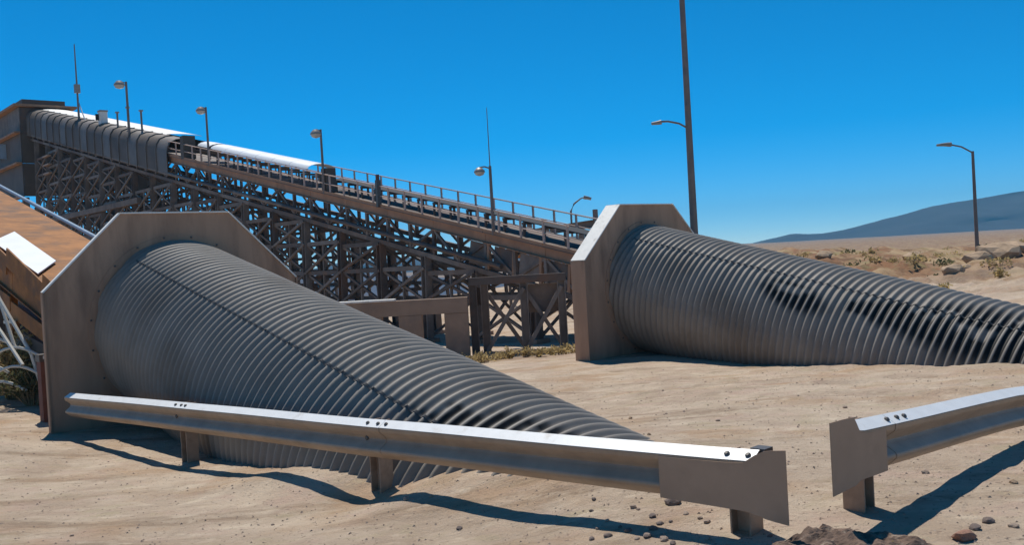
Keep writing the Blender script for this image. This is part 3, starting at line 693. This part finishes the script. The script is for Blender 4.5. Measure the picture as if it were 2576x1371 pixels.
# ------------------------------------------------------------------ lamps and masts on the trestle
def lamp_pole(name, base, h, hd, label, group, rad=.05, headr=.24, mast=0.):
    base = Vector(base); root = thing(name, label, 'lamp', base, group)
    MB().tube([base - Z * .02, base + Z * h], rad * 1.3, 8, rad).part('pole', 'pole', root)
    if mast: MB().tube([base + Z * h, base + Z * (h + mast)], rad * .45, 6, rad * .25).part('antenna', 'pole', root)
    hd = Vector(hd); c = base + Z * (h - .22) + hd
    MB().tube([base + Z * (h - .1), base + Z * (h - .02) + hd * .5, c + Z * headr * .8], .03, 6).part('arm', 'pole', root)
    LH = MB().lathe(c, [(.03, headr * .8), (headr * .45, headr * .75), (headr * .9, headr * .25), (headr, 0), (headr * .97, -headr * .12)], (0, 0, 1), 16); lh = LH.part('lamp_head', 'lamp', root, True)
    MB().lathe(c, [(headr * .94, -headr * .10), (headr * .7, -headr * .55), (headr * .05, -headr * .75)], (0, 0, 1), 16).part('lens', 'lens', lh, True)
    return root
tl = 'lamp posts along the trestle walkway'
lamp_pole('walkway_lamp', tp(4.55, -.1), 2.72, (-.42, -.1, 0), 'walkway lamp with tall thin antenna near the foot of the trestle railing', tl, .055, .22, 2.3)
lamp_pole('walkway_lamp', tp(17.8, -.1), 3.2, (-.24, -.05, 0), 'round walkway lamp at the lower end of the white cover sheets', tl, .055, .28)
lamp_pole('walkway_lamp', tp(31.6, -.1), 3.55, (-.30, -.05, 0), 'round walkway lamp at the upper end of the white cover sheets', tl, .06, .30)
lamp_pole('walkway_lamp', tp(45.2, -.1, .4), 4.2, (-.45, -.1, 0), 'walkway lamp on the pale ridge of the clad gallery', tl, .08, .38)
lamp_pole('walkway_lamp', tp(84.5, -.6, 0) * 1 + Z * (18.57 - tp(84.5).z), 1.6, (-.3, 0, 0), 'lamp on the flat roof of the transfer tower', None, .07, .3)
mroot = thing('radio_mast', 'thin radio mast rising above the pale gallery ridge', 'mast', tp(58.6, .5, 1.05))
q = tp(58.6, .5, 1.05); MB().tube([q, q + Z * 6.2], .09, 6, .04).part('pole', 'pole', mroot); MB().beam(q + Z * 2.2, q + Z * 2.9, .42, .3, TE).part('junction_box', 'lamp', mroot)
MB().tube([q + Z * 1.5 - TE * .08, q - TE * 1.6 - Z * .3], .05, 6).part('stay', 'bluegrey', mroot)
q = tp(52.6, .5, 1.04)
broot = thing('ridge_cabinet', 'small white and black equipment cabinet standing on the gallery ridge', 'cabinet', q)
MB().beam(q, q + Z * 1.0, .55, .5, TE).part('cabinet_body', 'white_label', broot); MB().beam(q + Z * .35 + TN * .27 - TE * -.1, q + Z * .85 + TN * .27 + TE * .1, .5, .05, TE).part('cabinet_door', 'belt', broot)
MB().beam(q + Z * 1.003, q + Z * 1.12, .62, .6, TE).part('cabinet_lid', 'lamp', broot)
for s_, h in ((49.3, 1.6), (47.0, 2.3), (44.3, 2.2)):
    q = tp(s_, .5, 1.04); o = thing('ridge_post', 'slim steel post standing on the gallery ridge', 'post', q, 'slim posts on the gallery ridge'); MB().tube([q, q + Z * h * .7], .07, 6).part('pole', 'pole', o); MB().beam(q + Z * h * .7, q + Z * (h * .7 + .1), .25, .2, TE).part('cap', 'lamp', o)
q = tp(12.74, -.15); o = thing('stop_post', 'dark emergency stop post on the walkway railing beside the antenna lamp', 'post', q)
MB().beam(q, q + Z * 1.25, .2, .16, TE).part('pole', 'bolt', o); MB().beam(q + Z * 1.25, q + Z * 1.5, .13, .12, TE).part('switch_box', 'rust_panel', o)

# ------------------------------------------------------------------ orange conveyor behind the left headwall
oroot = thing('orange_conveyor', 'orange steel conveyor frame rising behind the large headwall', 'conveyor', (HL.x + E_.x * 3, HL.y + E_.y * 3, 0))
OC = HL + Z * (PC - .55) + N_ * .2
SV = AX.copy()
STR = [((-9.75, 17.6, 2.43), (-8.72, 17.0, 1.02)), ((-9.72, 17.4, 1.9), (-8.78, 16.8, .84)), ((-9.9, 17.9, 2.75), (-9.1, 17.2, 1.1)), ((-10.0, 17.5, 1.95), (-9.35, 17.0, .85))]
def op(s_, lat, h): return OC + SV * s_ + N_ * lat + Z * h
for k, s_ in enumerate(np.arange(.5, 18, 2.5)):
    for lat in (1.05, -1.05):
        MB().ibeam(op(s_, lat, .25), op(s_ + 2.47, lat, .25), .14, .5, .02).part('stringer', 'orange', oroot)
    MB().beam(op(s_, 1.14, .55), op(s_ + 2.45, 1.14, .72), .03, .38).part('skirt_panel', 'orange', oroot)
    MB().beam(op(s_, 1.12, -.22), op(s_ + 2.44, 1.12, -.30), .03, .30).part('lower_panel', 'orange', oroot)
    MB().beam(op(s_ + .3, 1.0, .0), op(s_ + .3, 1.0, -1.0), .14, .14).part('hanger', 'orange', oroot)
MB().tube([op(.3, -1.15, .70), op(18, -1.15, .70)], .05, 8).part('edge_tube', 'bluegrey', oroot)
for s_ in np.arange(.3, 18, 1.25):
    MB().beam(op(s_, 0, .62), op(s_ + 1.245, 0, .62), 2.05, .03).part('cover_panel', 'orange', oroot)
for s_ in np.arange(1, 17, 1.4): MB().tube([op(s_, -.9, .5), op(s_, .9, .5)], .07, 8).part('idler', 'pole', oroot)
# white sheet laid on the side
MB().prism([op(3.9, .98, .685), op(5.0, .36, .685), op(8.4, .30, .685), op(7.3, .98, .685)], Z * .02).part('white_sheet', 'cover', oroot)
MB().beam(op(4.9, 1.2, -.42), op(5.7, 1.2, -.62), .05, .06).part('bracket', 'pale_tube', oroot)
for s_ in (2.5, 7.0, 11.5, 16):
    for lat in (.95, -.95):
        a = op(s_, lat, 0); MB().beam(Vector((a.x, a.y, gz(a.x, a.y) - .3)), a, .2, .2, E_).part('leg', 'trestle', oroot)
    a = op(s_, .95, 0); b_ = op(s_, -.95, 0)
    MB().beam(Vector((a.x, a.y, .2)), b_, .1, .1).part('brace', 'trestle', oroot); MB().beam(Vector((b_.x, b_.y, .2)), a + E_ * .11, .1, .1).part('brace', 'trestle', oroot)
MB().beam(op(4, .5, -1.3), op(9.8, .5, -1.9), .9, 1.3).part('drive_guard', 'cladding', oroot)

stroot = thing('strut_bundle', 'pale steel struts leaning down into the dry shrub', 'struts', (-9.0, 17.0, gz(-9.0, 17.0)))
for a, b_ in STR: MB().tube([Vector(a), Vector(b_)], .032, 8).part('strut', 'pale_tube', stroot)
for k_, (x_, y_, z_) in enumerate(((-9.0, 17.0, .95), (-8.95, 16.9, .62), (-9.3, 17.0, .35), (-9.5, 17.1, 1.15), (-9.6, 17.0, .7))):
    MB().tube([Vector((x_ - .45 + .13 * j, y_, z_ + .20 * math.sin(j * .42 + .2))) for j in range(8)], .028, 6).part('curved_bar', 'pale_tube', stroot)
a = Vector(STR[0][1]); MB().tube([a, Vector((a.x + .25, a.y, gz(a.x + .25, a.y) - .05))], .032, 8).part('strut_foot', 'pale_tube', stroot)
# ------------------------------------------------------------------ red marker box beside the headwall
q = Vector((-7.62, 15.3, gz(-7.62, 15.3)))
o = thing('marker_post', 'short dull red post with white cap beside the large headwall', 'post', q)
MB().beam(q - Z * .1, q + Z * .98, .22, .22, E_).part('post', 'rust_panel', o); MB().beam(q + Z * .983, q + Z * 1.10, .25, .25, E_).part('cap', 'bolt', o); MB().beam(q + Z * 1.03 - E_ * .13, q + Z * 1.08 - E_ * .13, .14, .02, E_).part('plate', 'white_label', o)

# ------------------------------------------------------------------ concrete wall with openings, braced frame
wroot = thing('abutment_wall', 'low brown concrete wall with square openings under the trestle', 'wall', (-4, 31, -1.0))
WT = 1.06
for x0, x1 in ((-8.2, -4.36), (-3.80, -3.04), (-2.30, -1.52)):
    MB().beam(((x0 + x1) / 2, 31.2, -1.5), ((x0 + x1) / 2, 31.2, .5), x1 - x0, .4, (0, 1, 0)).part('pier', 'concrete', wroot)
MB().beam((-8.2, 31.2, .76), (-1.52, 31.2, .76), .42, .5).part('lintel', 'concrete', wroot)
MB().beam((-8.25, 31.2, 1.045), (-3.9, 31.2, 1.045), .5, .06).part('coping', 'flange', wroot)
froot = thing('braced_frame', 'dark cross braced steel frame beside the concrete wall', 'frame', (-.9, 31, -1.0))
for x_ in (-1.33, -.95, .35, 1.6): MB().ibeam((x_, 31.3, -1.3), (x_, 31.3, 1.4), .26, .26, .03, (1, 0, 0)).part('column', 'trestle', froot)
for x0, x1 in ((-.95, .35), (.35, 1.6)):
    MB().beam((x0, 31.26, -.85), (x1, 31.26, 1.2), .13, .13).part('brace', 'trestle', froot); MB().beam((x1, 31.42, -.85), (x0, 31.42, 1.2), .13, .13).part('brace', 'trestle', froot)
MB().beam((-1.45, 31.3, 1.5), (1.75, 31.3, 1.5), .3, .25).part('cap_beam', 'trestle', froot)
MB().beam((-1.45, 31.3, -.95), (1.75, 31.3, -.95), .3, .2).part('base_beam', 'concrete', froot)
for x0, x1, z0, z1 in ((.5, 1.5, .35, 1.3), (-1.25, -1.02, .7, 1.3)): MB().beam(((x0 + x1) / 2, 31.55, z0), ((x0 + x1) / 2, 31.55, z1), x1 - x0, .05, (0, 1, 0)).part('panel', 'trestle', froot)

# ------------------------------------------------------------------ poles behind the right headwall
b = Vector((6.62, 34, gz(6.62, 34)))
proot = thing('tall_pole', 'very tall tapered steel pole with curved lamp arm behind the chamfered headwall', 'pole', b)
MB().tube([b - Z * .3, b + Z * 3, b + Z * 8, b + Z * 15], .165, 14, .085).part('pole', 'pole', proot, True)
MB().lathe(b, [(.32, -.05), (.32, .03), (.2, .03), (.19, .3), (.17, .32)], (0, 0, 1), 14).part('base_collar', 'pole', proot)
za = 6.50 - b.z
MB().tube([b + Z * (za - .02), b + Vector((-.35, -.05, za + .18)), b + Vector((-.75, -.1, za + .27)), b + Vector((-1.15, -.15, za + .27))], .035, 8).part('lamp_arm', 'pole', proot, True)
MB().tube([b + Vector((-1.0, -.13, za + .25)), b + Vector((-1.13, -.15, za + .23)), b + Vector((-1.35, -.18, za + .21))], .085, 10, .05).part('lamp_head', 'lamp', proot, True)
b = Vector((29.55, 60, gz(29.55, 60) - .05))
sroot = thing('street_lamp', 'slim street lamp standing on the sandy berm before the mountain', 'lamp', b)
tz = 7.24 - b.z
MB().tube([b - Z * .3, b + Z * tz * .5, b + Z * tz], .13, 10, .085).part('pole', 'pole', sroot, True)
MB().tube([b + Z * (tz - .1), b + Vector((-.7, 0, tz + .32)), b + Vector((-1.5, 0, tz + .52))], .05, 8).part('lamp_arm', 'pole', sroot, True)
MB().tube([b + Vector((-1.35, 0, tz + .50)), b + Vector((-1.8, 0, tz + .52)), b + Vector((-2.25, 0, tz + .50))], .15, 10, .07).part('lamp_head', 'lamp', sroot, True)
b = Vector((6.2, 95, -2.0))
b.z = gz(b.x, b.y)
sroot = thing('street_lamp', 'distant hooked street lamp rising above the long raised beam', 'lamp', b)
MB().tube([b - Z * .3, Vector((6.25, 95, 6.4)), Vector((6.6, 95, 7.1)), Vector((7.3, 95, 7.6)), Vector((7.8, 95, 7.75))], .12, 8, .05).part('pole', 'pole', sroot, True)
MB().tube([Vector((7.6, 95, 7.7)), Vector((8.0, 95, 7.62)), Vector((8.35, 95, 7.5))], .2, 8, .14).part('lamp_head', 'lamp', sroot, True)

# raised beam in the distance with orange hoppers
rroot = thing('raised_beam', 'long dark raised beam on slim supports behind the trestle foot', 'beam', (5, 90, gz(5, 90)))
for k in range(5):
    xa = 1.6 + k * 2.2; za_ = 4.25 + k * .21
    MB().ibeam((xa, 90, za_), (xa + 2.18, 90, za_ + .205), .6, .75, .06).part('beam_segment', 'trestle', rroot)
for x_, zt_ in ((1.9, 5.5), (3.3, 5.55), (8.2, 6.2)): MB().beam((x_, 89.8, zt_ - 1.0), (x_, 89.8, zt_), .35, .35).part('upright', 'pole', rroot)
for x_ in (2.2, 6.8, 11.2): MB().beam((x_, 90, gz(x_, 90) - .4), (x_, 90, 4.0 + (x_ - 1.6) * .095), .4, .4).part('support', 'trestle', rroot)
def hopper(x_, y_, zt_, w_, label):
    g = gz(x_, y_); o = thing('orange_hopper', label, 'hopper', (x_, y_, g), 'orange hoppers behind the trestle foot')
    MB().beam((x_, y_, zt_ - w_ * .6), (x_, y_, zt_), w_, w_, (0, 1, 0)).part('bin', 'orange', o)
    mb = MB(); a = w_ / 2; z1 = zt_ - w_ * .6; z0 = z1 - w_ * .5
    mb.add([(x_ - a, y_ - a, z1), (x_ + a, y_ - a, z1), (x_ + a, y_ + a, z1), (x_ - a, y_ + a, z1), (x_ - a * .3, y_ - a * .3, z0), (x_ + a * .3, y_ - a * .3, z0), (x_ + a * .3, y_ + a * .3, z0), (x_ - a * .3, y_ + a * .3, z0)], [(0, 1, 5, 4), (1, 2, 6, 5), (2, 3, 7, 6), (3, 0, 4, 7), (4, 5, 6, 7)])
    mb.part('cone', 'orange', o)
    for sx in (-1, 1):
        for sy in (-1, 1): MB().beam((x_ + sx * a * .85, y_ + sy * a * .85, g - .3), (x_ + sx * a * .85, y_ + sy * a * .85, z1), .14, .14).part('leg', 'trestle', o)
hopper(.55, 60, 3.95, 1.7, 'orange hopper on legs beside the antenna lamp')
hopper(3.35, 58, 3.0, 1.3, 'orange hopper on legs beside the white chamfered headwall')

# ------------------------------------------------------------------ stones, soil heap, gravel, boulders
def stone_mb(r, seed, flat=.7):
    rs = np.random.default_rng(seed); bm_ = bmesh.new(); bmesh.ops.create_icosphere(bm_, subdivisions=2, radius=r)
    dirs = rs.normal(size=(7, 3)); dirs /= np.linalg.norm(dirs, axis=1)[:, None]
    for v in bm_.verts:
        c_ = np.array(v.co); 
        for d_ in dirs:
            e = c_ @ d_ - r * .72
            if e > 0: c_ = c_ - d_ * e * .9
        c_ *= 1 + .06 * rs.normal(); v.co = (c_[0] * 1.15, c_[1], c_[2] * flat)
    mb = MB(); bm_.verts.index_update(); mb.v = [tuple(v.co) for v in bm_.verts]; mb.f = [tuple(v.index for v in f.verts) for f in bm_.faces]; bm_.free(); return mb
SM = {k: [stone_mb(1, 10 + i).mesh('stone', k) for i in range(4)] for k in ('rock', 'rock_dark', 'rock_red', 'rock_pale')}
def stone(x_, y_, r, kind, label, group=None, name='stone', cat='stone'):
    o = bpy.data.objects.new(name, random.choice(SM[kind])); col.objects.link(o)
    o.location = (x_, y_, gz(x_, y_) + r * .28); o.scale = (r * random.uniform(.9, 1.3), r, r * random.uniform(.8, 1.1)); o.rotation_euler = (random.uniform(-.2, .2), random.uniform(-.2, .2), random.uniform(0, 6.28))
    return tag(o, label, cat, group)
stone(2.58, 5.56, .062, 'rock_red', 'reddish square stone beside the shadow of the end post')
stone(2.72, 5.72, .036, 'rock_dark', 'dark flat stone beside the reddish square stone', 'dark stones by the end post'); stone(2.87, 5.86, .040, 'rock_dark', 'dark flat stone beside the reddish square stone', 'dark stones by the end post')
stone(1.06, 6.75, .055, 'rock_dark', 'dark brown clod on the sand under the flared end plate')
lab = 'small loose stone lying on the sandy ground'
spots = []
for i in range(26):
    u = rng.random(); y_ = 5.6 + 5.5 * rng.random() ** 1.5; x_ = y_ * (-.5 + 1.02 * u)
    stone(x_, y_, float(rng.uniform(.014, .032)), random.choice(['rock', 'rock', 'rock_dark', 'rock_pale']), lab, 'loose stones on the sand')
for i in range(26):
    a_ = rng.normal(0, .28); stone(.75 + rng.normal(0, .3), 6.55 + rng.normal(0, .28), float(rng.uniform(.014, .03)), random.choice(['rock', 'rock_dark']), 'small stone in the scatter under the rail beam', 'stone scatter under the rail beam')
# gravel (uncountable)
mb = MB(); oc = [(1, 0, 0), (-.5, .8, 0), (-.6, -.7, 0), (0, .1, .8)]
N = 7500
gxs = rng.uniform(-.56, .6, N); gys = 4.5 + 14 * rng.random(N) ** 2.2; gxs = gxs * gys; gzs = gz_arr(gxs, gys)
for i in range(N):
    r_ = .004 + .014 * rng.random() ** 2.2 * (1 + gys[i] * .04); a_ = rng.uniform(0, 6.28); ca, sa_ = math.cos(a_), math.sin(a_)
    n = len(mb.v); k_ = rng.uniform(.6, 1.5)
    mb.v += [(gxs[i] + r_ * (q[0] * ca - q[1] * sa_ * k_), gys[i] + r_ * (q[0] * sa_ + q[1] * ca * k_), gzs[i] - r_ * .2 + q[2] * r_) for q in oc]
    mb.f += [(n, n + 1, n + 3), (n + 1, n + 2, n + 3), (n + 2, n, n + 3), (n, n + 2, n + 1)]
solo('gravel', mb, 'rock', (0, 6, .4), 'fine gravel strewn over the sand', 'gravel', None, 'stuff')
# soil heap by the end post
hx, hy = 1.80, 5.42; mb = MB(); n = 60
for j in range(n):
    for i in range(n):
        x_ = hx + (i / (n - 1) - .5) * 1.5; y_ = hy + (j / (n - 1) - .5) * .7
        e = 1 - math.hypot((x_ - hx) / .66, (y_ - hy) / .31)
        e += .25 * float(fbm(np.array(x_ * 4), np.array(y_ * 4), 3))
        h_ = max(-.05, .13 * min(1, max(0, e) * 2.2) + .08 * float(fbm(np.array(x_ * 9 + 5), np.array(y_ * 9), 4)) * min(1, max(0, e * 3)) - .02)
        mb.v.append((x_, y_, gz(x_, y_) + h_))
for j in range(n - 1):
    for i in range(n - 1): mb.f.append((j * n + i, j * n + i + 1, (j + 1) * n + i + 1, (j + 1) * n + i))
solo('soil_heap', mb, 'soil', (hx, hy, gz(hx, hy)), 'low heap of dark crumbly soil between the two guardrail ends', 'soil heap')
for i in range(24):
    stone(hx + rng.normal(0, .2), hy + .05 + rng.normal(0, .1), float(rng.uniform(.016, .034)), random.choice(['rock_dark', 'rock_red', 'rock']), 'dark clod lying on the soil heap', 'clods on the soil heap')
# pale boulders on the berm
for i, (x_, y_, r) in enumerate([(20.5, 40, .75), (21.8, 41, .9), (19.4, 39.4, .5), (23.4, 42, .8), (18.6, 44, .4), (14.2, 46, .35), (11.5, 44, .3), (16.5, 50, .4), (25, 50, .6), (13, 52, .35), (22, 52, .5), (17.4, 36.5, .4), (15.6, 33.5, .35)]):
    stone(x_, y_, r, 'rock_pale', 'pale weathered boulder on the sandy berm behind the pipe', 'boulders on the berm', 'boulder', 'boulder')

# ------------------------------------------------------------------ dry plants
def shrub(x_, y_, rad, h, nst, label, group, leaf='leaf', seed=0, name='dry_shrub', dens=9, lsz=.05):
    rs = np.random.default_rng(seed); b = Vector((x_, y_, gz(x_, y_)))
    root = thing(name, label, 'shrub', b, group); sm_ = MB(); lf = MB()
    for i in range(nst):
        a_ = rs.uniform(0, 6.28); l_ = rs.uniform(.35, 1.); tip = b + Vector((math.cos(a_) * rad * l_, math.sin(a_) * rad * l_, h * rs.uniform(.5, 1.05) * (1.1 - .5 * l_)))
        mid = b.lerp(tip, .5) + Vector((0, 0, h * .15)) + Vector(rs.normal(0, .04, 3))
        sm_.tube([b + Vector((math.cos(a_), math.sin(a_), 0)) * rad * .1 - Z * .03, mid, tip], .012, 4, .004)
        for k in range(dens):
            f_ = rs.uniform(.35, 1.05); q = (mid.lerp(tip, (f_ - .5) * 2) if f_ > .5 else b.lerp(mid, f_ * 2)) + Vector(rs.normal(0, rad * .1, 3))
            if q.z < b.z + .02: q.z = b.z + .02
            d1 = Vector(rs.normal(0, 1, 3)).normalized() * lsz * rs.uniform(.6, 1.6); d2 = Vector(rs.normal(0, 1, 3)).normalized() * lsz * .45
            lf.add([q, q + d1 * .5 + d2, q + d1, q + d1 * .5 - d2], [(0, 1, 2, 3)])
    sm_.part('stems', 'twig', root); lf.part('foliage', leaf, root); return root
shrub(-9.9, 18.6, 1.15, 1.5, 90, 'tall straggly dry shrub left of the large headwall', None, 'leaf', 1, dens=16, lsz=.10)
shrub(-8.9, 17.3, .7, .85, 46, 'low olive shrub between the dry shrub and the large headwall', None, 'leaf_green', 2, dens=14, lsz=.08)
shrub(-10.6, 17.0, .8, .7, 46, 'rounded dry shrub on the bank left of the red post', None, 'leaf', 3, dens=14, lsz=.08)
for i in range(15):
    x_ = -1.8 + i * .30 + rng.normal(0, .1); y_ = 24.2 + rng.normal(0, .6)
    shrub(x_, y_, float(rng.uniform(.22, .42)), float(rng.uniform(.14, .30)), 16, 'dry yellow grass tuft in front of the braced frame', 'dry tufts at the foot of the trestle', 'leaf', 20 + i, 'dry_tuft', 8, .07)
for i in range(42):
    y_ = float(rng.uniform(28, 64)); x_ = float(rng.uniform(.28, .60)) * y_
    shrub(x_, y_, float(rng.uniform(.3, .7)), float(rng.uniform(.2, .5)), 12, 'small dry bush scattered on the sandy berm', 'dry bushes on the berm', random.choice(['leaf', 'leaf', 'leaf_green']), 60 + i, 'dry_bush', 7, .12)
shrub(2.12, 5.42, .07, .12, 8, 'tiny yellow weed beside the soil heap', None, 'leaf', 200, 'weed', 5, .03)

# ------------------------------------------------------------------ haze
hb = MB(); x0, x1, y0, y1, z0, z1 = -3600, 3600, -400, 3700, -45, 150
hb.add([(x0, y0, z0), (x1, y0, z0), (x1, y1, z0), (x0, y1, z0), (x0, y0, z1), (x1, y0, z1), (x1, y1, z1), (x0, y1, z1)], [(0, 3, 2, 1), (4, 5, 6, 7), (0, 1, 5, 4), (1, 2, 6, 5), (2, 3, 7, 6), (3, 0, 4, 7)])
hm = bpy.data.materials.new('haze_air'); hm.use_nodes = True; ht = hm.node_tree; ht.nodes.remove(ht.nodes['Principled BSDF'])
pv = ht.nodes.new('ShaderNodeVolumePrincipled'); pv.inputs['Density'].default_value = .00019; pv.inputs['Color'].default_value = (.20, .66, 1, 1); pv.inputs['Anisotropy'].default_value = 0.
ht.links.new(pv.outputs[0], ht.nodes['Material Output'].inputs['Volume'])
solo('haze', hb, hm, (0, 0, 0), None, None, None, 'stuff')
